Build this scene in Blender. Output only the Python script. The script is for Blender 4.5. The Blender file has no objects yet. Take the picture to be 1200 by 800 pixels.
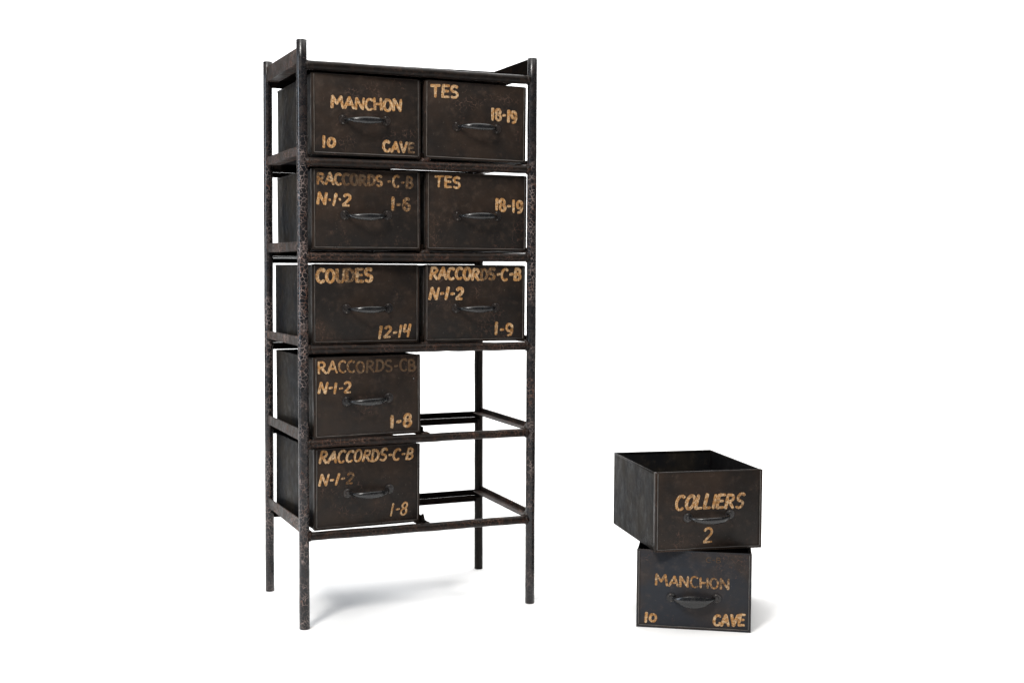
import bpy, bmesh, math, random
from mathutils import Vector, Matrix
random.seed(7)
sc = bpy.context.scene
col = sc.collection

# ------------------------------------------------------------------ camera
yaw, pit, rol = 0.4212, -0.0595, 0.0051
fw = Vector((math.sin(yaw)*math.cos(pit), math.cos(yaw)*math.cos(pit), math.sin(pit)))
r0 = Vector((math.cos(yaw), -math.sin(yaw), 0)); u0 = r0.cross(fw)
rt = r0*math.cos(rol)+u0*math.sin(rol); up = -r0*math.sin(rol)+u0*math.cos(rol)
cd = bpy.data.cameras.new('camera'); cam = bpy.data.objects.new('camera', cd); col.objects.link(cam)
m = Matrix((rt, up, -fw)).transposed().to_4x4(); m.translation = Vector((-0.7181, -2.8206, 0.8648))
cam.matrix_world = m
cd.sensor_width = 36; cd.lens = 36*1416/1200; cd.clip_start = 0.05; cd.clip_end = 200
sc.camera = cam

# ------------------------------------------------------------------ room light and lamps
world = bpy.data.worlds.new('World'); sc.world = world; world.use_nodes = True
bg = world.node_tree.nodes['Background']
bg.inputs['Color'].default_value = (0.95, 0.97, 1.0, 1); bg.inputs['Strength'].default_value = 0.12

def area(name, loc, target, size, power, color=(1, 1, 1), size_y=None):
    l = bpy.data.lights.new(name, 'AREA'); l.energy = power; l.color = color; l.size = size
    if size_y: l.shape = 'RECTANGLE'; l.size_y = size_y
    o = bpy.data.objects.new(name, l); col.objects.link(o); o.location = loc
    o.rotation_euler = (Vector(target)-Vector(loc)).to_track_quat('-Z', 'Y').to_euler()
    return o
def studio(x, y, z=0.0):
    """point in the studio's own frame: x across the paper sweep, y towards the back, origin under the camera"""
    return (-0.7181+x*math.cos(yaw)+y*math.sin(yaw), -2.8206-x*math.sin(yaw)+y*math.cos(yaw), z)
area('overhead_softbox', studio(0, 3.3, 3.6), studio(0, 3.3, 0), 4.6, 184, (1, 0.985, 0.96))
area('key_softbox', (-1.8, -2.2, 3.5), (0.2, 0, 0.7), 0.8, 145, (1, 0.97, 0.93))
area('window_softbox', (-3.0, 0.2, 1.4), (0.1, 0.1, 0.7), 0.9, 52, (0.78, 0.88, 1.0), 1.9)
area('backdrop_lamp', studio(0, 5.6, 4.6), studio(0, 8.4, 1.2), 7.0, 360, (1, 1, 1), 1.2)

sc.view_settings.view_transform = 'Standard'; sc.view_settings.look = 'None'
sc.view_settings.exposure = 0; sc.view_settings.gamma = 1
sc.cycles.use_denoising = True
sc.cycles.max_bounces = 8

# ------------------------------------------------------------------ materials
def newmat(name):
    mt = bpy.data.materials.new(name); mt.use_nodes = True
    nt = mt.node_tree; b = nt.nodes['Principled BSDF']
    return mt, nt, b
class N:
    def __init__(s, nt): s.nt = nt
    def n(s, t, **kw):
        x = s.nt.nodes.new(t)
        for k, v in kw.items(): setattr(x, k, v)
        return x
    def l(s, a, b): s.nt.links.new(a, b)
    def coords(s, scale=(1, 1, 1)):
        tc = s.n('ShaderNodeTexCoord'); oi = s.n('ShaderNodeObjectInfo')
        mu = s.n('ShaderNodeMath', operation='MULTIPLY'); s.l(oi.outputs['Random'], mu.inputs[0]); mu.inputs[1].default_value = 37.0
        ad = s.n('ShaderNodeVectorMath', operation='ADD'); s.l(tc.outputs['Object'], ad.inputs[0]); s.l(mu.outputs[0], ad.inputs[1])
        return ad.outputs[0]
    def mapping(s, v, scale):
        mp = s.n('ShaderNodeMapping'); s.l(v, mp.inputs[0]); mp.inputs['Scale'].default_value = scale; return mp.outputs[0]
    def noise(s, v, scale, detail=4, rough=0.55, dist=0.0):
        x = s.n('ShaderNodeTexNoise'); s.l(v, x.inputs['Vector']); x.inputs['Scale'].default_value = scale
        x.inputs['Detail'].default_value = detail; x.inputs['Roughness'].default_value = rough; x.inputs['Distortion'].default_value = dist
        return x.outputs['Fac']
    def ramp(s, f, a, b, va=0.0, vb=1.0):
        x = s.n('ShaderNodeMapRange', interpolation_type='SMOOTHSTEP'); s.l(f, x.inputs[0])
        for i, q in enumerate((a, b, va, vb)): x.inputs[i+1].default_value = q
        return x.outputs[0]
    def mul(s, a, b, op='MULTIPLY'):
        x = s.n('ShaderNodeMath', operation=op)
        for i, q in enumerate((a, b)):
            if isinstance(q, (int, float)): x.inputs[i].default_value = q
            else: s.l(q, x.inputs[i])
        return x.outputs[0]
    def mix(s, f, a, b):
        x = s.n('ShaderNodeMix', data_type='RGBA')
        if isinstance(f, (int, float)): x.inputs[0].default_value = f
        else: s.l(f, x.inputs[0])
        for i, q in ((6, a), (7, b)):
            if isinstance(q, tuple): x.inputs[i].default_value = (*q, 1)
            else: s.l(q, x.inputs[i])
        return x.outputs[2]
    def crackle(s, v, scale, width, warp=0.35):
        # distorted voronoi cell edges: 1 on the crack
        nz = s.n('ShaderNodeTexNoise'); s.l(v, nz.inputs['Vector']); nz.inputs['Scale'].default_value = scale*0.6; nz.inputs['Detail'].default_value = 3
        sb = s.n('ShaderNodeVectorMath', operation='SUBTRACT'); s.l(nz.outputs['Color'], sb.inputs[0]); sb.inputs[1].default_value = (0.5, 0.5, 0.5)
        sl = s.n('ShaderNodeVectorMath', operation='SCALE'); s.l(sb.outputs[0], sl.inputs[0]); sl.inputs['Scale'].default_value = warp*4/scale
        ad = s.n('ShaderNodeVectorMath', operation='ADD'); s.l(v, ad.inputs[0]); s.l(sl.outputs[0], ad.inputs[1])
        vo = s.n('ShaderNodeTexVoronoi', feature='DISTANCE_TO_EDGE'); s.l(ad.outputs[0], vo.inputs['Vector']); vo.inputs['Scale'].default_value = scale
        return s.ramp(vo.outputs['Distance'], width*0.4, width, 1.0, 0.0)
    def bump(s, h, strength, dist, prev=None):
        x = s.n('ShaderNodeBump'); s.l(h, x.inputs['Height']); x.inputs['Strength'].default_value = strength; x.inputs['Distance'].default_value = dist
        if prev is not None: s.l(prev, x.inputs['Normal'])
        return x.outputs[0]

def drawer_metal(name, base, brown, crack_amt, rough=0.47, spec=0.35, crack_col=(0.085, 0.05, 0.037), dirt=1.0):
    mt, nt, b = newmat(name); k = N(nt); v = k.coords()
    big = k.noise(v, 9, 4, 0.6); mid = k.noise(v, 45, 5, 0.65); fine = k.noise(v, 420, 2, 0.6)
    c = k.mix(k.ramp(big, 0.35, 0.68), base, brown)
    c = k.mix(k.mul(k.ramp(mid, 0.5, 0.75), 0.55), c, tuple(x*1.9 for x in brown))
    c = k.mix(k.mul(k.ramp(fine, 0.55, 0.8), 0.35), c, (0.036*dirt, 0.030*dirt, 0.027*dirt))
    streak = k.noise(k.mapping(v, (14, 14, 160)), 1.0, 4, 0.7)
    c = k.mix(k.mul(k.ramp(streak, 0.58, 0.78), 0.3), c, (0.04*dirt, 0.034*dirt, 0.031*dirt))
    cr = k.crackle(v, 95, 0.055)
    patch = k.ramp(k.noise(v, 11, 5, 0.65, 0.6), 0.52, 0.66)
    thin = k.ramp(k.noise(v, 130, 3, 0.6), 0.38, 0.6)
    crk = k.mul(k.mul(cr, patch), thin)
    c = k.mix(k.mul(crk, crack_amt), c, crack_col)
    scr = k.noise(k.mapping(v, (300, 300, 6)), 1.0, 2, 0.5)
    chips = k.mul(k.ramp(k.noise(v, 260, 2, 0.5), 0.73, 0.76), 0.5)
    c = k.mix(chips, c, (0.12*dirt, 0.10*dirt, 0.085*dirt))
    k.l(c, b.inputs['Base Color'])
    k.l(k.ramp(mid, 0.3, 0.75, rough-0.07, rough+0.14), b.inputs['Roughness'])
    b.inputs['Specular IOR Level'].default_value = spec
    n1 = k.bump(k.noise(v, 13, 2, 0.5), 0.6, 0.006)
    n2 = k.bump(mid, 0.16, 0.0012, n1)
    n3 = k.bump(crk, 0.5, 0.0006, n2)
    k.l(n3, b.inputs['Normal'])
    return mt

def crackled_paint(name, amt, base=(0.0065, 0.0066, 0.0078), rust=(0.011, 0.0078, 0.007), line=(0.33, 0.25, 0.225), scale=100, lo=0.40, hi=0.56, spec=0.4, rough=0.26, fade=False):
    mt, nt, b = newmat(name); k = N(nt); v = k.coords()
    big = k.noise(v, 7, 4, 0.6, 0.4); mid = k.noise(v, 60, 4, 0.65)
    c = k.mix(k.ramp(mid, 0.42, 0.7), base, rust)
    c1 = k.crackle(v, scale, 0.055, 0.22); c2 = k.crackle(v, scale*1.7, 0.07, 0.3)
    gate = k.ramp(big, lo, hi, 0.12, 1.0)
    cr = k.mul(k.mul(c1, gate), k.ramp(k.noise(v, 75, 3, 0.6), 0.36, 0.55, 0.25, 1.0))
    cr = k.mul(cr, k.mul(k.mul(c2, k.ramp(k.noise(v, 30, 3, 0.6), 0.52, 0.64)), 0.5), 'MAXIMUM')
    if fade:
        sx = k.n('ShaderNodeSeparateXYZ'); tc = k.n('ShaderNodeTexCoord'); k.l(tc.outputs['Object'], sx.inputs[0])
        cr = k.mul(cr, k.ramp(sx.outputs[2], 1.02, 1.25, 1.0, 0.12))
    lc = k.mix(k.ramp(k.noise(v, 22, 3, 0.6), 0.5, 0.66), line, (line[0]*0.62, line[1]*0.38, line[2]*0.26))
    c = k.mix(k.mul(cr, amt), c, lc)
    chip = k.ramp(k.noise(v, 200, 3, 0.6), 0.68, 0.74)
    c = k.mix(k.mul(chip, 0.22*amt), c, lc)
    k.l(c, b.inputs['Base Color'])
    k.l(k.ramp(mid, 0.3, 0.7, rough-0.06, rough+0.12), b.inputs['Roughness'])
    b.inputs['Specular IOR Level'].default_value = spec
    n1 = k.bump(k.noise(v, 55, 3, 0.6), 0.15, 0.0006)
    n2 = k.bump(cr, 0.4, 0.0005, n1)
    k.l(n2, b.inputs['Normal'])
    return mt

M = {}
M['face'] = drawer_metal('brown_black_sheet_metal', (0.0125, 0.0102, 0.0091), (0.0260, 0.0172, 0.0125), 1.0, 0.42, 0.16)
M['plate'] = drawer_metal('dark_mounting_plate_metal', (0.008, 0.0075, 0.008), (0.016, 0.0115, 0.0095), 0.4, 0.32, 0.45)
M['face_cool_lit'] = drawer_metal('cool_lit_sheet_metal', (0.0205, 0.0225, 0.0275), (0.032, 0.0255, 0.0225), 0.9, 0.40, 0.14)  # front turned to the cool side, its bluish light painted into the base colour
M['rim'] = drawer_metal('worn_folded_rim', (0.05, 0.047, 0.045), (0.075, 0.062, 0.052), 0.3, 0.34, 0.6)  # worn metal, lightened to paint in the light caught by folds, screws, welds
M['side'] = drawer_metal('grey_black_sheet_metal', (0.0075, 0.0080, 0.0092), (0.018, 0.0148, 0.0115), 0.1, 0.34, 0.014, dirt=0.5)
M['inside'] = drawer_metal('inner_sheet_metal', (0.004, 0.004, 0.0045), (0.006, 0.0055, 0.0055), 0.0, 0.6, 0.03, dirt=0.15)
M['post'] = crackled_paint('crackled_black_paint', 0.7, fade=True)
M['rail'] = crackled_paint('crackled_brown_paint', 0.5, (0.008, 0.0063, 0.0055), (0.017, 0.0095, 0.0065), (0.22, 0.12, 0.085), 105, 0.45, 0.62, 0.15, 0.38)
M['top'] = crackled_paint('dark_brown_top_bar_paint', 0.2, (0.006, 0.005, 0.0045), (0.012, 0.008, 0.006), (0.15, 0.08, 0.055), 105, 0.5, 0.7, 0.12, 0.36)
M['angle'] = crackled_paint('crackled_angle_iron_paint', 0.75, (0.010, 0.0078, 0.0068), (0.020, 0.0125, 0.009), (0.28, 0.18, 0.145), 110, 0.40, 0.58, 0.08, 0.42)
M['dark'] = crackled_paint('dark_iron_paint', 0.12, (0.005, 0.0042, 0.004), (0.009, 0.006, 0.0045), (0.06, 0.035, 0.025), 130, 0.5, 0.7, 0.0, 0.6)

def handle_mat():
    mt, nt, b = newmat('blackened_steel'); k = N(nt); v = k.coords()
    mid = k.noise(v, 90, 4, 0.6)
    c = k.mix(k.ramp(mid, 0.35, 0.7), (0.004, 0.0045, 0.0055), (0.009, 0.008, 0.008))
    k.l(c, b.inputs['Base Color']); b.inputs['Specular IOR Level'].default_value = 0.6
    k.l(k.ramp(mid, 0.3, 0.75, 0.22, 0.36), b.inputs['Roughness'])
    k.l(k.bump(mid, 0.15, 0.0003), b.inputs['Normal'])
    return mt
M['handle'] = handle_mat()

def lettering_mat():
    mt, nt, b = newmat('ochre_brush_paint'); k = N(nt); v = k.coords()
    at = k.n('ShaderNodeAttribute', attribute_name='wear'); wear = at.outputs['Fac']
    st = k.noise(k.mapping(v, (300, 300, 95)), 1.0, 4, 0.7)
    pt = k.noise(v, 110, 4, 0.7)
    c = k.mix(k.ramp(pt, 0.42, 0.58), (0.40, 0.205, 0.07), (0.57, 0.40, 0.235))
    c = k.mix(k.mul(k.ramp(st, 0.46, 0.60), 0.85), c, (0.24, 0.105, 0.03))
    fl_ = k.ramp(k.noise(v, 330, 2, 0.6), 0.52, 0.66)
    c = k.mix(k.mul(fl_, 0.75), c, (0.07, 0.036, 0.018))
    # worn: where the noise is under the wear value the paint is rubbed down towards the metal
    nm = k.mul(k.mul(k.noise(v, 150, 4, 0.7), 0.55), k.mul(st, 0.45), 'ADD')
    th = k.mul(nm, k.mul(wear, 0.45), 'SUBTRACT')
    keep = k.ramp(th, 0.16, 0.36, 0.10, 1.0)
    c = k.mix(keep, (0.03, 0.0185, 0.012), c)
    k.l(c, b.inputs['Base Color'])
    b.inputs['Roughness'].default_value = 0.6; b.inputs['Specular IOR Level'].default_value = 0.2
    k.l(k.bump(st, 0.4, 0.0005), b.inputs['Normal'])
    return mt
M['paint'] = lettering_mat()

mt, nt, b = newmat('white_studio_paper'); k = N(nt); v = k.coords()
k.l(k.mix(k.noise(v, 3, 3), (0.86, 0.86, 0.86), (0.88, 0.88, 0.88)), b.inputs['Base Color'])
b.inputs['Roughness'].default_value = 0.9; b.inputs['Specular IOR Level'].default_value = 0.1
M['paper'] = mt

# ------------------------------------------------------------------ helpers
def link(name, bm, mat, parent=None, smooth=None):
    me = bpy.data.meshes.new(name); bm.normal_update(); bm.to_mesh(me); bm.free()
    o = bpy.data.objects.new(name, me); col.objects.link(o); me.materials.append(mat)
    if parent is not None: o.parent = parent
    if smooth is not None:
        for p in me.polygons: p.use_smooth = True
        me.set_sharp_from_angle(angle=math.radians(smooth))
    return o
def box(bm, a, b, bev=0.0):
    """axis box from corner a to corner b"""
    r = bmesh.ops.create_cube(bm, size=1)
    vs = r['verts']
    for v in vs: v.co = Vector([(a[i]+b[i])/2+v.co[i]*(b[i]-a[i]) for i in range(3)])
    if bev:
        es = list({e for v in vs for e in v.link_edges})
        bmesh.ops.bevel(bm, geom=es, offset=bev, segments=2, affect='EDGES', profile=0.5)
def tube(bm, pts, rads, seg=20, bev=0.0008, wob=0.0, squash=None):
    """closed round bar through pts"""
    rings = []
    n = len(pts)
    P = [Vector(p) for p in pts]
    first = (P[1]-P[0]).normalized(); last = (P[-1]-P[-2]).normalized()
    if bev:
        P = [P[0], P[0]+first*bev] + P[1:-1] + [P[-1]-last*bev, P[-1]]
        rads = [rads[0]-bev, rads[0]] + list(rads[1:-1]) + [rads[-1], rads[-1]-bev]
    for i, p in enumerate(P):
        t = (P[min(i+1, len(P)-1)]-P[max(i-1, 0)]).normalized()
        a = Vector((0, 0, 1)) if abs(t.z) < 0.9 else Vector((0, 1, 0))
        x = t.cross(a).normalized(); y = x.cross(t).normalized()
        rr = rads[i]
        rx, ry = (rr, rr) if not isinstance(rr, tuple) else rr
        rings.append([bm.verts.new(p+x*rx*math.cos(q)*(1+random.uniform(-wob, wob))+y*ry*math.sin(q)*(1+random.uniform(-wob, wob))) for q in [2*math.pi*j/seg for j in range(seg)]])
    for i in range(len(rings)-1):
        for j in range(seg):
            bm.faces.new((rings[i][j], rings[i][(j+1) % seg], rings[i+1][(j+1) % seg], rings[i+1][j]))
    bm.faces.new(list(reversed(rings[0]))); bm.faces.new(rings[-1])
    bmesh.ops.recalc_face_normals(bm, faces=bm.faces)
def empty(name, loc, label, cat, group=None):
    o = bpy.data.objects.new(name, None); col.objects.link(o); o.location = loc; o.empty_display_size = 0.05
    o['label'] = label; o['category'] = cat
    if group: o['group'] = group
    return o

# ------------------------------------------------------------------ white paper sweep (ground and background of the studio)
bm = bmesh.new()
prof = [(-3.0, 0.0), (6.2, 0.0)]
for i in range(1, 13):
    a = math.pi/2*i/12; prof.append((6.2+2.2*math.sin(a), 2.2-2.2*math.cos(a)))
prof.append((8.4, 6.0))
prev = None
for (y, z) in prof:
    cur = [bm.verts.new(studio(x, y, z)) for x in (-5.2, 5.2)]
    if prev: bm.faces.new((prev[0], prev[1], cur[1], cur[0]))
    prev = cur
fl = link('floor', bm, M['paper'], None, 60)
fl['kind'] = 'structure'

# ------------------------------------------------------------------ the rack
rack = empty('storage_rack', (0.3, 0.18, 0), 'tall open rack of crackled black iron with five tiers, holding eight drawers', 'rack')
rack_inv = Vector(rack.location)
def rk(name, bm, mat, smooth=40):
    o = link(name, bm, mat, None, smooth)
    o.data.transform(Matrix.Translation(-rack_inv)); o.parent = rack
    return o
W, D = 0.6008, 0.3553
PT = {'FL': ((0.0, -0.006), (0.002, 0.004), 1.400, 0.0124), 'FR': ((0.594, -0.013), (0.5985, 0.0), 1.4005, 0.0122),
      'BL': ((0.001, 0.369), (0.0, 0.349), 1.401, 0.0116), 'BR': ((0.6105, 0.374), (0.5985, 0.355), 1.375, 0.0122)}
def pxy(k, z):
    b, t, h, r = PT[k]; f = z/h
    return (b[0]+(t[0]-b[0])*f, b[1]+(t[1]-b[1])*f)
for k_, (b_, t_, h_, r_) in PT.items():
    bm = bmesh.new(); n = 26; pts = []; rr = []
    for i in range(n+1):
        z = h_*i/n; x, y = pxy(k_, z)
        j = 0.0003 if 0 < i < n else 0
        pts.append((x+random.uniform(-j, j), y+random.uniform(-j, j), z)); rr.append(r_*(1+random.uniform(-0.012, 0.012)))
    tube(bm, pts, rr, 24, 0.0012, 0.005)
    rk('post', bm, M['top' if k_ == 'BR' else 'post'], 50)

# tiers: tube centre left/right, drawer level left / middle / right
TIERS = [  # (tube zl, zr, level l, m, r, flange top back, front)
    (1.1155, 1.1195, 1.1344, 1.1358, 1.1345, 0.019, 0.019),
    (0.8920, 0.8950, 0.9093, 0.9108, 0.9102, 0.020, 0.019),
    (0.6718, 0.6690, 0.6825, 0.6828, 0.6825, 0.018, 0.020),
    (0.4458, 0.4456, 0.4560, 0.4570, 0.4572, 0.021, 0.026),
    (0.2230, 0.2200, 0.2330, 0.2318, 0.2310, 0.023, 0.031),
]
def front_bar(zl, zr, r=0.0106, mat='rail'):
    bm = bmesh.new(); n = 18
    x0, y0 = pxy('FL', zl); x1, y1 = pxy('FR', zr); x0 += 0.004; x1 -= 0.004
    pts = [(x0+(x1-x0)*i/n, y0+(y1-y0)*i/n+random.uniform(-.0005, .0005), zl+(zr-zl)*i/n+random.uniform(-.0006, .0006)) for i in range(n+1)]
    tube(bm, pts, [r*(1+random.uniform(-.03, .03)) for _ in pts], 18, 0.0008, 0.012)
    rk('front_rail', bm, M[mat], 50)
    for (x, y, z, s) in ((x0+0.009, y0, zl, 1), (x1-0.009, y1, zr, -1)):
        bm = bmesh.new(); bmesh.ops.create_icosphere(bm, subdivisions=3, radius=1)
        for v in bm.verts:
            v.co = Vector((x+v.co.x*0.0075, y+v.co.y*0.0125, z+v.co.z*0.0125))*1.0 + Vector([random.uniform(-.0006, .0006) for _ in range(3)])
        rk('weld_bead', bm, M['rail'], 80)
def prism(bm, a, b, prof):
    """extrude profile points (dx, dz) from point a to point b (both Vector)"""
    A = [bm.verts.new((a[0]+p[0], a[1], a[2]+p[1])) for p in prof]
    q = prof if len(b) == 3 else b[3]
    B = [bm.verts.new((b[0]+p[0], b[1], b[2]+p[1])) for p in q]
    n = len(prof)
    for i in range(n): bm.faces.new((A[i], A[(i+1) % n], B[(i+1) % n], B[i]))
    bm.faces.new(A); bm.faces.new(list(reversed(B)))
    bmesh.ops.recalc_face_normals(bm, faces=bm.faces)
def Lprof(h, w, t, sgn, tf=0.003):
    p = [(0, -tf), (0, h), (t, h), (t, 0), (w, 0), (w, -tf)]
    return [(x*sgn, z) for x, z in p]
def side_angle(left, z, hb, hf, w=0.028, mat='angle'):
    bm = bmesh.new(); s = 1 if left else -1
    f = pxy('FL' if left else 'FR', z); bk = pxy('BL' if left else 'BR', z)
    xo = -0.0065*s
    ya, yb = f[1]+0.008, bk[1]-0.008
    prism(bm, (f[0]+xo, ya, z), (bk[0]+xo, yb, z, Lprof(hb, w, 0.003, s)), Lprof(hf, w, 0.003, s))
    bmesh.ops.bevel(bm, geom=list(bm.edges), offset=0.0006, segments=1, affect='EDGES')
    return rk('side_rail', bm, M[mat], 40)
for (zl, zr, ll, lm, lr, fb, ff) in TIERS:
    front_bar(zl, zr)
    side_angle(True, ll, fb, ff)
    side_angle(False, lr, 0.012, 0.011)
    # back rail: iron angle with its shelf turned to the front
    z = (zl+zr)/2; xa, ya = pxy('BL', z); xb, yb = pxy('BR', z)
    bm = bmesh.new(); zt = lr+0.002
    box(bm, (xa+0.006, yb-0.004, zt-0.016), (xb-0.006, yb-0.001, zt), 0.0006)
    box(bm, (xa+0.006, yb-0.028, zt-0.0205), (xb-0.006, yb-0.001, zt-0.0165), 0.0006)
    box(bm, (xa+0.006, yb-0.006, zt-0.034), (xb-0.006, yb-0.001, zt-0.021), 0.0006)
    rk('back_rail', bm, M['dark'])
    # divider: T iron front to back, drawers rest on its feet
    bm = bmesh.new(); xm = 0.3055
    box(bm, (xm-0.016, 0.004, lm-0.0036), (xm+0.016, yb-0.006, lm-0.0004), 0.0006)
    box(bm, (xm-0.0015, 0.006, lm-0.001), (xm+0.0015, yb-0.006, lm+0.015), 0.0006)
    rk('divider_rail', bm, M['dark'])
    bm = bmesh.new(); bmesh.ops.create_icosphere(bm, subdivisions=3, radius=1)
    for v in bm.verts:
        q = 1+0.18*math.sin(v.co.x*5+v.co.z*7)
        v.co = Vector((xm+0.004+v.co.x*0.013*q, 0.001+v.co.y*0.007, lm-0.006+v.co.z*0.0085*q))
    rk('weld_bead', bm, M['rail'], 80)
for (zz, lr) in ((0.4572, 0), (0.2318, 0)):   # weld of side rail to front right post, its glint painted by paler metal
    x, y = pxy('FR', zz); bm = bmesh.new(); bmesh.ops.create_icosphere(bm, subdivisions=3, radius=1)
    for v in bm.verts:
        q = 1+0.2*math.sin(v.co.y*6+v.co.z*5)
        v.co = Vector((x-0.009+v.co.x*0.0065*q, y+0.004+v.co.y*0.009, zz+0.002+v.co.z*0.0085*q))
    rk('weld_bead', bm, M['rim'], 80)
# small upright stub beside the lowest drawer
bm = bmesh.new(); tube(bm, [(0.3065, 0.0005, 0.226), (0.3045, 0.0005, 0.240), (0.3025, 0.0005, 0.2535)], [0.0065, 0.0045, 0.0035], 12, 0.0008, 0.05)
rk('divider_stub', bm, M['dark'], 50)
# top frame
front_bar(1.3420, 1.3455, 0.0112, 'top')
bm = bmesh.new(); f = pxy('FL', 1.36); bk = pxy('BL', 1.36)
prism(bm, (f[0]-0.0065, f[1]+0.006, 1.3495), (bk[0]-0.0065, bk[1]-0.016, 1.3495, Lprof(0.036, 0.03, 0.003, 1)), Lprof(0.034, 0.03, 0.003, 1))
bmesh.ops.bevel(bm, geom=list(bm.edges), offset=0.0006, segments=1, affect='EDGES')
rk('top_side_rail', bm, M['angle'])
bm = bmesh.new(); f = pxy('FR', 1.36); bk = pxy('BR', 1.36)
prism(bm, (f[0]+0.0065, f[1]+0.006, 1.3595), (bk[0]+0.0065, bk[1]-0.004, 1.3595, Lprof(0.045, 0.03, 0.003, -1)), Lprof(0.044, 0.03, 0.003, -1))
bmesh.ops.bevel(bm, geom=list(bm.edges), offset=0.0006, segments=1, affect='EDGES')
rk('top_side_rail', bm, M['dark'])
bm = bmesh.new(); box(bm, (0.008, 0.333, 1.333), (0.592, 0.345, 1.362), 0.0008); rk('top_back_rail', bm, M['dark'])
bm = bmesh.new()   # top sheet, sagging slightly and following the two side angles
nx = 12
for zz, flip in ((0.0, 1), (-0.0022, 0)):
    pass
vs = []
for dz in (0.0032, 0.0005):
    vs.append([[bm.verts.new((0.0005+0.592*i/nx, 0.012+0.325*j/4, 1.3500+0.0096*i/nx+dz-0.002*math.sin(math.pi*i/nx)*math.sin(math.pi*j/4))) for j in range(5)] for i in range(nx+1)])
for lay in range(2):
    for i in range(nx):
        for j in range(4): bm.faces.new((vs[lay][i][j], vs[lay][i+1][j], vs[lay][i+1][j+1], vs[lay][i][j+1]))
for i in range(nx):
    for j in (0, 4): bm.faces.new((vs[0][i][j], vs[0][i+1][j], vs[1][i+1][j], vs[1][i][j]))
for j in range(4):
    for i in (0, nx): bm.faces.new((vs[0][i][j], vs[0][i][j+1], vs[1][i][j+1], vs[1][i][j]))
bmesh.ops.recalc_face_normals(bm, faces=bm.faces)
rk('top_panel', bm, M['dark'])

# ------------------------------------------------------------------ hand-painted lettering
def arc(cx, cy, rx, ry, a0, a1, n=12):
    return [(cx+rx*math.cos(math.radians(a0+(a1-a0)*i/n)), cy+ry*math.sin(math.radians(a0+(a1-a0)*i/n))) for i in range(n+1)]
G = {  # glyph: (width, strokes) in a box one high
 'M': (0.95, [[(0.05, 0), (0.12, 1)], [(0.12, 1), (0.45, 0.35)], [(0.45, 0.35), (0.80, 1)], [(0.80, 1), (0.90, 0)]]),
 'A': (0.72, [[(0.0, 0), (0.36, 1)], [(0.36, 1), (0.70, 0)], [(0.14, 0.34), (0.58, 0.34)]]),
 'N': (0.70, [[(0.05, 0), (0.08, 1)], [(0.08, 1), (0.60, 0)], [(0.60, 0), (0.66, 1)]]),
 'C': (0.62, [arc(0.36, 0.5, 0.32, 0.5, 50, 310, 16)]),
 'c': (0.66, [arc(0.36, 0.5, 0.33, 0.5, 48, 316, 16), [(0.60, 0.14), (0.61, 0.27)]]),
 'H': (0.66, [[(0.07, 0), (0.07, 1)], [(0.60, 0), (0.60, 1)], [(0.07, 0.5), (0.60, 0.5)]]),
 'O': (0.68, [arc(0.34, 0.5, 0.29, 0.5, 100, 465, 22)]),
 'T': (0.70, [[(0.0, 0.96), (0.68, 1.0)], [(0.34, 0.98), (0.31, 0)]]),
 'E': (0.58, [[(0.08, 1), (0.06, 0)], [(0.08, 0.98), (0.55, 0.98)], [(0.07, 0.52), (0.48, 0.52)], [(0.06, 0.03), (0.56, 0.03)]]),
 'S': (0.60, [arc(0.32, 0.745, 0.25, 0.255, 35, 250, 12)+arc(0.29, 0.25, 0.26, 0.25, 75, -140, 12)]),
 'R': (0.68, [[(0.07, 0), (0.09, 1)], [(0.09, 0.98), (0.30, 0.98)]+arc(0.32, 0.75, 0.24, 0.23, 85, -88, 9)+[(0.1, 0.5)], [(0.26, 0.5), (0.64, 0)]]),
 'D': (0.68, [[(0.09, 0), (0.09, 1)], [(0.0, 0.98), (0.22, 0.98)]+arc(0.22, 0.5, 0.40, 0.48, 85, -85, 12)+[(0.0, 0.02)]]),
 'U': (0.66, [[(0.07, 1), (0.07, 0.35)]+arc(0.33, 0.32, 0.26, 0.32, 185, 355, 10)+[(0.60, 1)]]),
 'L': (0.56, [[(0.09, 1), (0.06, 0.02), (0.52, 0.05)]]),
 'I': (0.22, [[(0.12, 1), (0.10, 0)]]),
 'B': (0.66, [[(0.08, 0), (0.10, 1)], [(0.08, 0.98), (0.26, 0.98)]+arc(0.28, 0.76, 0.24, 0.22, 85, -85, 8)+[(0.12, 0.54)], [(0.12, 0.54), (0.28, 0.52)]+arc(0.30, 0.27, 0.28, 0.25, 85, -85, 8)+[(0.06, 0.02)]]),
 'V': (0.68, [[(0.03, 1), (0.33, 0)], [(0.33, 0), (0.64, 1)]]),
 '-': (0.40, [[(0.10, 0.46), (0.34, 0.50)]]),
 '.': (0.26, [[(0.12, 0.46), (0.16, 0.50)]]),
 '0': (0.62, [arc(0.32, 0.40, 0.25, 0.38, 100, 465, 20)]),
 '1': (0.30, [[(0.17, 1), (0.12, 0)]]),
 '2': (0.62, [arc(0.30, 0.73, 0.24, 0.27, 160, -35, 11)+[(0.08, 0.03), (0.58, 0.05)]]),
 '4': (0.62, [[(0.12, 1), (0.06, 0.45), (0.56, 0.47)], [(0.52, 1), (0.44, 0)]]),
 '6': (0.62, [arc(0.36, 0.52, 0.28, 0.48, 62, 180, 10)+arc(0.32, 0.27, 0.24, 0.27, 180, 520, 20)]),
 '8': (0.58, [arc(0.29, 0.75, 0.20, 0.24, 270, -90, 18), arc(0.29, 0.26, 0.24, 0.26, 90, -270, 18)]),
 '9': (0.60, [arc(0.28, 0.68, 0.22, 0.30, 10, 370, 18)+[(0.50, 0.35), (0.40, 0.10), (0.15, 0.0)]]),
}
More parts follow.
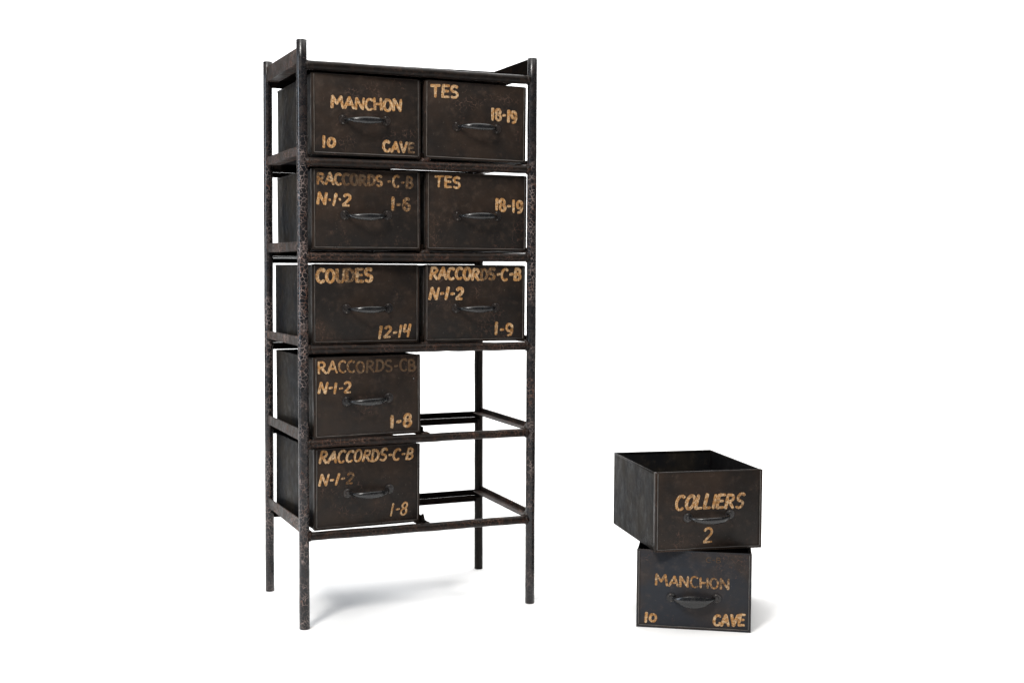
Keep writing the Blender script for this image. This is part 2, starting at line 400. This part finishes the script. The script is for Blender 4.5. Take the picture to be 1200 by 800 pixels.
def word_mesh(text, u0, v0, u1, v1, h, slant=0.0, wear=0.2, brush=0.265, jitter=0.04):
    """strokes of brush paint lying on the front face; returns a bmesh in face coordinates (u, -n, v)"""
    bm = bmesh.new(); lay = bm.verts.layers.float.new('wear')
    total = sum(G[c][0] for c in text)+0.11*(len(text)-1)
    sx = (u1-u0)/total; x = 0.0; cnt = 0
    for ci, c in enumerate(text):
        gw, strokes = G[c]
        wv = wear(ci/max(1, len(text)-1)) if callable(wear) else wear
        wv += random.uniform(-0.1, 0.1)
        dy = random.uniform(-jitter, jitter)*h; sc_ = 1+random.uniform(-0.05, 0.05); rot = random.uniform(-0.05, 0.05)
        for s in strokes:
            pts = []
            for (px, py) in s:
                px2 = px-rot*py
                uu = u0+(x+px2)*sx+slant*py*h
                base = v0+(v1-v0)*((x+px)/total)
                pts.append(Vector((uu, base+dy+py*h*sc_)))
            # resample
            L = [0]
            for i in range(1, len(pts)): L.append(L[-1]+(pts[i]-pts[i-1]).length)
            n = max(3, int(L[-1]/0.0018)); q = []
            for i in range(n+1):
                d = L[-1]*i/n; j = 1
                while j < len(L)-1 and L[j] < d: j += 1
                f = (d-L[j-1])/max(1e-9, L[j]-L[j-1]); q.append(pts[j-1].lerp(pts[j], f))
            hw = brush*h*0.5*random.uniform(0.9, 1.12)
            off = 0.0005+0.00009*(cnt % 7); cnt += 1
            e0 = (q[0]-q[1]).normalized()*hw*0.55; e1 = (q[-1]-q[-2]).normalized()*hw*0.55
            q = [q[0]+e0, q[0]+e0*0.4]+q[1:-1]+[q[-1]+e1*0.4, q[-1]+e1]
            m_ = len(q); wd = []
            for i in range(m_):
                f = i/(m_-1)
                k_ = hw*(1+random.uniform(-0.09, 0.09))*(1.0-0.22*f)
                if i in (0, m_-1): k_ *= 0.45
                elif i in (1, m_-2): k_ *= 0.85
                wd.append(k_)
            A, B = [], []
            for i in range(m_):
                t = (q[min(i+1, m_-1)]-q[max(i-1, 0)]).normalized(); nn = Vector((-t.y, t.x))
                # brush is flat: a bit wider on upright strokes
                kk = wd[i]*(1.0+0.15*abs(t.y))
                for lst, sg in ((A, 1), (B, -1)):
                    p = q[i]+nn*kk*sg; vv = bm.verts.new((p.x, -off, p.y)); vv[lay] = wv; lst.append(vv)
            for i in range(m_-1): bm.faces.new((A[i], A[i+1], B[i+1], B[i]))
        x += gw+0.11
    for f_ in bm.faces:
        f_.normal_update()
        if f_.normal.y > 0: f_.normal_flip()
    return bm

# ------------------------------------------------------------------ drawers
DW, DH, DD = 0.2735, 0.1922, 0.333
def common_meshes():
    R = {}
    bm = bmesh.new()   # front: plate with folded rim on both sides and bottom, returns along the sides
    box(bm, (0.0012, 0.0, 0.0012), (DW-0.0012, 0.0022, DH), 0.0004)
    R['front_panel'] = (bm, 'face')
    for key, parts in (('rimL', [((0, -0.0012, 0), (0.0052, 0.0125, DH-0.0005), 0.0006)]), ('rimR', [((DW-0.0052, -0.0012, 0), (DW, 0.0125, DH-0.0005), 0.0006)]),
                       ('rimB', [((0.0053, -0.0012, 0.0), (DW-0.0053, 0.0020, 0.0052), 0.0006)]), ('rimT', [((0.0053, -0.0006, DH-0.0022), (DW-0.0053, 0.0026, DH+0.0006), 0.0006)])):
        bm = bmesh.new()
        for q in parts: box(bm, *q)
        R[key] = (bm, 'face')
    # worn bead on the fold's inner edge, its light line painted paler
    for key, a, b_ in (('beadL', (0.0056, -0.0012, 0.0060), (0.0056, -0.0012, DH-0.003)), ('beadR', (DW-0.0056, -0.0012, 0.0060), (DW-0.0056, -0.0012, DH-0.003)), ('beadB', (0.0065, -0.0012, 0.0056), (DW-0.0065, -0.0012, 0.0056))):
        bm = bmesh.new(); n = 14; A_, B_ = Vector(a), Vector(b_)
        tube(bm, [A_.lerp(B_, i/n)+Vector([random.uniform(-.0002, .0002) for _ in range(3)]) for i in range(n+1)], [random.uniform(0.0007, 0.0014) for _ in range(n+1)], 8, 0)
        R[key] = (bm, 'rim')
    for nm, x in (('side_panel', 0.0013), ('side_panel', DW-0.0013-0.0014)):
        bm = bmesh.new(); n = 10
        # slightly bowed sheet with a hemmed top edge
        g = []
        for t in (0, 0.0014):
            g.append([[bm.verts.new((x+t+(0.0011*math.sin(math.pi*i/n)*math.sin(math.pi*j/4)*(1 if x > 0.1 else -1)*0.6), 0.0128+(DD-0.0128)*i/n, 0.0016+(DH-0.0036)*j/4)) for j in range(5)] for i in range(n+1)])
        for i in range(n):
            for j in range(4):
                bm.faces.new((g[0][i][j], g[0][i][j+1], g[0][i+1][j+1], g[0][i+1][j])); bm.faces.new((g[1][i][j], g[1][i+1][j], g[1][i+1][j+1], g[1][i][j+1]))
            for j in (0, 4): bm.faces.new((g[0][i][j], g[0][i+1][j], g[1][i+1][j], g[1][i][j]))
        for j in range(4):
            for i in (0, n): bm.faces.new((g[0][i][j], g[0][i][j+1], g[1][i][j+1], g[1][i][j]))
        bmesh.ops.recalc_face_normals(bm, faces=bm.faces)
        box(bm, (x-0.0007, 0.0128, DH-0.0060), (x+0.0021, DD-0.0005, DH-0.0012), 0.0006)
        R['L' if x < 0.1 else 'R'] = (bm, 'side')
    bm = bmesh.new(); box(bm, (0.0029, DD-0.0018, 0.0018), (DW-0.0029, DD-0.0002, DH-0.0012), 0.0004)
    box(bm, (0.0029, DD-0.0034, DH-0.006), (DW-0.0029, DD-0.0019, DH-0.0009), 0.0004)
    R['back_panel'] = (bm, 'side')
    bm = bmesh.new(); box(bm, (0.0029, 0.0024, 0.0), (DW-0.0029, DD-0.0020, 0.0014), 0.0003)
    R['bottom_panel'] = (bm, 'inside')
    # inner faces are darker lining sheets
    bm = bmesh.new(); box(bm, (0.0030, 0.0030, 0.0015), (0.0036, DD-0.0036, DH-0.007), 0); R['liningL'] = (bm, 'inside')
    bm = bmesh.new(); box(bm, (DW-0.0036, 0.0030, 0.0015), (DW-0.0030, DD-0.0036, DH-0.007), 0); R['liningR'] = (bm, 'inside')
    return R
def grip_mesh(length=0.108, out=0.034, tall=0.0086, thick=0.0042, droop=0.0015, ridge=0.0):
    bm = bmesh.new(); n = 28; seg = 14; rings = []
    for i in range(n+1):
        s = -1+2*i/n
        x = s*length/2*0.93
        o_ = out*(1-abs(s)**2.6)**0.62 if abs(s) < 1 else 0.0
        z = -droop*(1-s*s)
        ds = 1e-3; s2 = min(1, s+ds); s1 = max(-1, s-ds)
        fo = lambda q: out*max(0.0, 1-abs(q)**2.6)**0.62
        t = Vector(((s2-s1)*length/2*0.93, -(fo(s2)-fo(s1)), 0)).normalized()
        nrm = Vector((t.y, -t.x, 0))
        f = max(0.0, 1-abs(s)**1.8)
        a = 0.0036+(tall-0.0036)*f; b_ = 0.0034+(thick-0.0034)*f
        ring = []
        for j in range(seg):
            q = 2*math.pi*j/seg
            cz = math.sin(q)*a; cn = math.cos(q)*b_
            if ridge: cn += ridge*f*(0.6-abs(math.sin(q)))
            ring.append(bm.verts.new(Vector((x, -o_-0.001, z))+nrm*cn+Vector((0, 0, cz))))
        rings.append(ring)
    for i in range(n):
        for j in range(seg): bm.faces.new((rings[i][j], rings[i][(j+1) % seg], rings[i+1][(j+1) % seg], rings[i+1][j]))
    bm.faces.new(list(reversed(rings[0]))); bm.faces.new(rings[-1])
    bmesh.ops.recalc_face_normals(bm, faces=bm.faces)
    return bm
def plate_mesh(x):
    bm = bmesh.new()
    prof = [(0.0118, 0.0), (0.0118, 0.0009), (0.0113, 0.0019), (0.0095, 0.0017), (0.0060, 0.0024), (0.0052, 0.0050), (0.0, 0.0056)]
    seg = 24; rings = []
    for r, h in prof[:-1]: rings.append([bm.verts.new((x+r*math.cos(2*math.pi*j/seg), -h, r*math.sin(2*math.pi*j/seg))) for j in range(seg)])
    for i in range(len(rings)-1):
        for j in range(seg): bm.faces.new((rings[i][j], rings[i][(j+1) % seg], rings[i+1][(j+1) % seg], rings[i+1][j]))
    bm.faces.new(rings[-1])
    bm.faces.new(list(reversed(rings[0])))
    bmesh.ops.recalc_face_normals(bm, faces=bm.faces)
    return bm
def screw_mesh(x, z):
    bm = bmesh.new(); bmesh.ops.create_uvsphere(bm, u_segments=12, v_segments=8, radius=0.0022)
    for v in bm.verts: v.co = Vector((x+v.co.x, -0.0018+v.co.y*0.75, z+v.co.z))
    return bm
CM = {k_: None for k_ in ()}
protos = {}
for k_, (bm, mk) in common_meshes().items():
    me = bpy.data.meshes.new(k_); bm.normal_update(); bm.to_mesh(me); bm.free(); me.materials.append(M[mk])
    for p in me.polygons: p.use_smooth = True
    me.set_sharp_from_angle(angle=math.radians(35)); protos[k_] = me
def mesh_of(name, bm, mat, sm=50):
    me = bpy.data.meshes.new(name); bm.normal_update(); bm.to_mesh(me); bm.free(); me.materials.append(mat)
    for p in me.polygons: p.use_smooth = True
    me.set_sharp_from_angle(angle=math.radians(sm)); return me
PL = [mesh_of('mounting_plate', plate_mesh(s*0.054), M['plate']) for s in (-1, 1)]
SC = [mesh_of('screw', screw_mesh(s*0.054+dx, dz), M['rim']) for s in (-1, 1) for dx, dz in ((-0.0015, 0.0085), (-0.0015*0, -0.0085))]
GRIP = mesh_of('handle', grip_mesh(), M['handle'])
WIDE = mesh_of('handle', grip_mesh(0.108, 0.024, 0.0155, 0.0028, 0.002, 0.0035), M['handle'])

def child(name, me, parent, loc=(0, 0, 0)):
    o = bpy.data.objects.new(name, me); col.objects.link(o); o.parent = parent; o.location = loc; return o
def make_drawer(label, loc, yaw_, tilt, words, group, handle=(0.137, 0.085, 0.0), wide=False, bolt=None, height=1.0):
    t = empty('drawer', loc, label, 'drawer', group)
    t.rotation_mode = 'XYZ'; t.rotation_euler = (0, -tilt, yaw_); t.scale = (1, 1, height)
    fp = child('front_panel', protos['front_panel'], t)
    for q in ('rimL', 'rimR', 'rimB', 'rimT'): child('folded_rim', protos[q], fp)
    for q in ('beadL', 'beadR', 'beadB'): child('rim_bead', protos[q], fp)
    child('side_panel', protos['L'], t); child('side_panel', protos['R'], t)
    child('back_panel', protos['back_panel'], t); child('bottom_panel', protos['bottom_panel'], t); child('lining', protos['liningL'], t); child('lining', protos['liningR'], t)
    hu, hv, ha = handle
    h = child('handle', WIDE if wide else GRIP, t, (hu, 0, hv)); h.rotation_euler = (random.uniform(-0.06, 0.13) if not wide else 0.12, ha, 0)
    for me in PL: child('mounting_plate', me, h)
    for me in SC: child('screw', me, h)
    if bolt:
        b_ = child('bolt', SC[0], fp, (bolt[0]+0.0555, 0.0, bolt[1]-0.0085))
    for w in words:
        text, u0, v0, u1, v1, hh = w[:6]; opt = w[6] if len(w) > 6 else {}
        o = link('painted_number' if text[0].isdigit() else 'painted_word', word_mesh(text, u0+0.002, v0, u1-0.002, v1, hh, **opt), M['paint'], fp)
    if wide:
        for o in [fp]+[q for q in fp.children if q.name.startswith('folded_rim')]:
            o.data = o.data.copy(); o.data.materials[0] = M['face_cool_lit']
    return t
gr_ = 'black metal drawers standing in the rack'
sm_mid = lambda f: 0.45+0.5*math.exp(-((f-0.68)/0.3)**2)
late = lambda f: 0.1+0.55*f
D_ = make_drawer
D_('drawer lettered MANCHON with 10 and CAVE on the top tier of the rack', (0.0267, 0.0072, 1.1345), 0.0118, 0.003,
   [('MANCHON', 0.0463, 0.1119, 0.2263, 0.1134, 0.0262, dict(wear=0.25)), ('10', 0.0232, 0.0167, 0.059, 0.0206, 0.0262, dict(wear=0.15)),
    ('cAVE', 0.1756, 0.0145, 0.26, 0.0137, 0.0245, dict(wear=late))], gr_, (0.1305, 0.0865, -0.02))
D_('drawer lettered TES and 18-19 at top right of the rack, beside the MANCHON one', (0.3085, 0.0055, 1.1362), -0.0038, -0.0055,
   [('TES', 0.0156, 0.151, 0.0895, 0.1531, 0.0275, dict(wear=0.3)), ('18-19', 0.1766, 0.1062, 0.2505, 0.0998, 0.028, dict(wear=0.3))], gr_, (0.1386, 0.0825, -0.0))
D_('rack drawer with smeared RACCORDS-C-B, N-1-2 and a faded 1-6', (0.0271, 0.0078, 0.9096), 0.018, 0.005,
   [('RACCORDS', 0.0106, 0.1564, 0.1777, 0.1544, 0.0255, dict(wear=sm_mid)), ('-C-B', 0.1856, 0.1535, 0.2572, 0.1521, 0.0269, dict(wear=0.65, brush=0.23)),
    ('N.1.2', 0.0101, 0.1084, 0.0939, 0.1046, 0.0265, dict(wear=0.1, slant=0.15)), ('1-6', 0.1962, 0.0988, 0.2496, 0.0967, 0.0285, dict(wear=0.62))], gr_, (0.134, 0.0835, -0.015))
D_('drawer lettered TES and 18-19 in the second tier of the rack', (0.3135, 0.0063, 0.9112), 0.0038, -0.002,
   [('TES', 0.021, 0.1559, 0.0918, 0.1567, 0.0273, dict(wear=0.25, brush=0.23)), ('18-19', 0.1846, 0.1045, 0.2648, 0.098, 0.029, dict(wear=0.2))], gr_, (0.137, 0.087, -0.02))
D_('drawer lettered COUDES with 12-14 at its lower right, in the third tier of the rack', (0.0262, 0.0090, 0.6829), 0.036, -0.001,
   [('COUDES', 0.0081, 0.1497, 0.1531, 0.1507, 0.0305, dict(wear=lambda f: 0.25+0.42*math.exp(-((f-0.58)/0.26)**2))), ('12-14', 0.1635, 0.0114, 0.2511, 0.0145, 0.0285, dict(wear=0.05, slant=0.15, brush=0.23))], gr_, (0.139, 0.085, -0.01))
D_('drawer lettered RACCORDS-C-B and N-1-2 with 1-9, right of the COUDES drawer in the rack', (0.3100, 0.0062, 0.6832), 0.0006, -0.003,
   [('RACCORDS-C-B', 0.0109, 0.1571, 0.2632, 0.1547, 0.028, dict(wear=lambda f: 0.2+0.5*math.exp(-((f-0.58)/0.12)**2), slant=0.08)),
    ('N-1-2', 0.0091, 0.1073, 0.1018, 0.1053, 0.0285, dict(wear=0.2, slant=0.2)), ('1-9', 0.1868, 0.0169, 0.2431, 0.0131, 0.030, dict(wear=0.1, brush=0.23))], gr_, (0.137, 0.084, -0.01))
D_('half rubbed RACCORDS drawer numbered 1-8, second lowest in the rack', (0.0255, -0.0050, 0.4562), 0.040, 0.004,
   [('RACCORDS-CB', 0.0091, 0.1551, 0.2646, 0.1534, 0.0268, dict(wear=lambda f: 0.15+0.75*min(1, f*2.0), brush=0.21)),
    ('N-1-2', 0.009, 0.1085, 0.0939, 0.1053, 0.025, dict(wear=0.3, slant=0.12, brush=0.23)), ('1-8', 0.1917, 0.0161, 0.2513, 0.0196, 0.0285, dict(wear=0.3))],
   gr_, (0.136, 0.088, -0.035), bolt=(0.2555, 0.134), height=1.02)
D_('drawer with crisp slanted RACCORDS-C-B and 1-8, lowest in the rack', (0.0275, 0.0045, 0.2333), 0.048, -0.0060,
   [('RACCORDS-C-B', 0.009, 0.1594, 0.256, 0.1546, 0.0265, dict(wear=0.12, slant=0.2, brush=0.23, jitter=0.02)),
    ('N-1-2', 0.0086, 0.1065, 0.0981, 0.1056, 0.026, dict(wear=late, slant=0.25, brush=0.21)), ('1-8', 0.1912, 0.0204, 0.2394, 0.0202, 0.0285, dict(wear=0.15, slant=0.2, brush=0.155))],
   gr_, (0.138, 0.085, -0.025), height=1.028)
g2 = 'two loose drawers stacked on the floor'
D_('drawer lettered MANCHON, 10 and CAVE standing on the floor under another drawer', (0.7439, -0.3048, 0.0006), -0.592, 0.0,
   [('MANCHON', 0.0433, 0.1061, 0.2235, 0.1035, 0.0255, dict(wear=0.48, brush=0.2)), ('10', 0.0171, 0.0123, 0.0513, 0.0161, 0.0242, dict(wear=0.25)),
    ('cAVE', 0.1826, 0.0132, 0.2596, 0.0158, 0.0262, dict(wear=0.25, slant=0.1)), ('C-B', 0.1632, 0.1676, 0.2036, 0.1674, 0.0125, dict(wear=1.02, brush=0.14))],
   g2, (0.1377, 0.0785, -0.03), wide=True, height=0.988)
D_('empty open drawer lettered COLLIERS and 2 on top of the loose stack', (0.7634, -0.3551, 0.1912), -0.201, 0.0,
   [('COLLIERS', 0.0477, 0.1019, 0.2242, 0.101, 0.0335, dict(wear=lambda f: 0.0+0.5*f*f, slant=0.2, brush=0.23)), ('2', 0.1184, 0.0193, 0.1472, 0.0194, 0.0355, dict(wear=0.1, brush=0.18, slant=0.1))],
   g2, (0.1363, 0.083, -0.03))
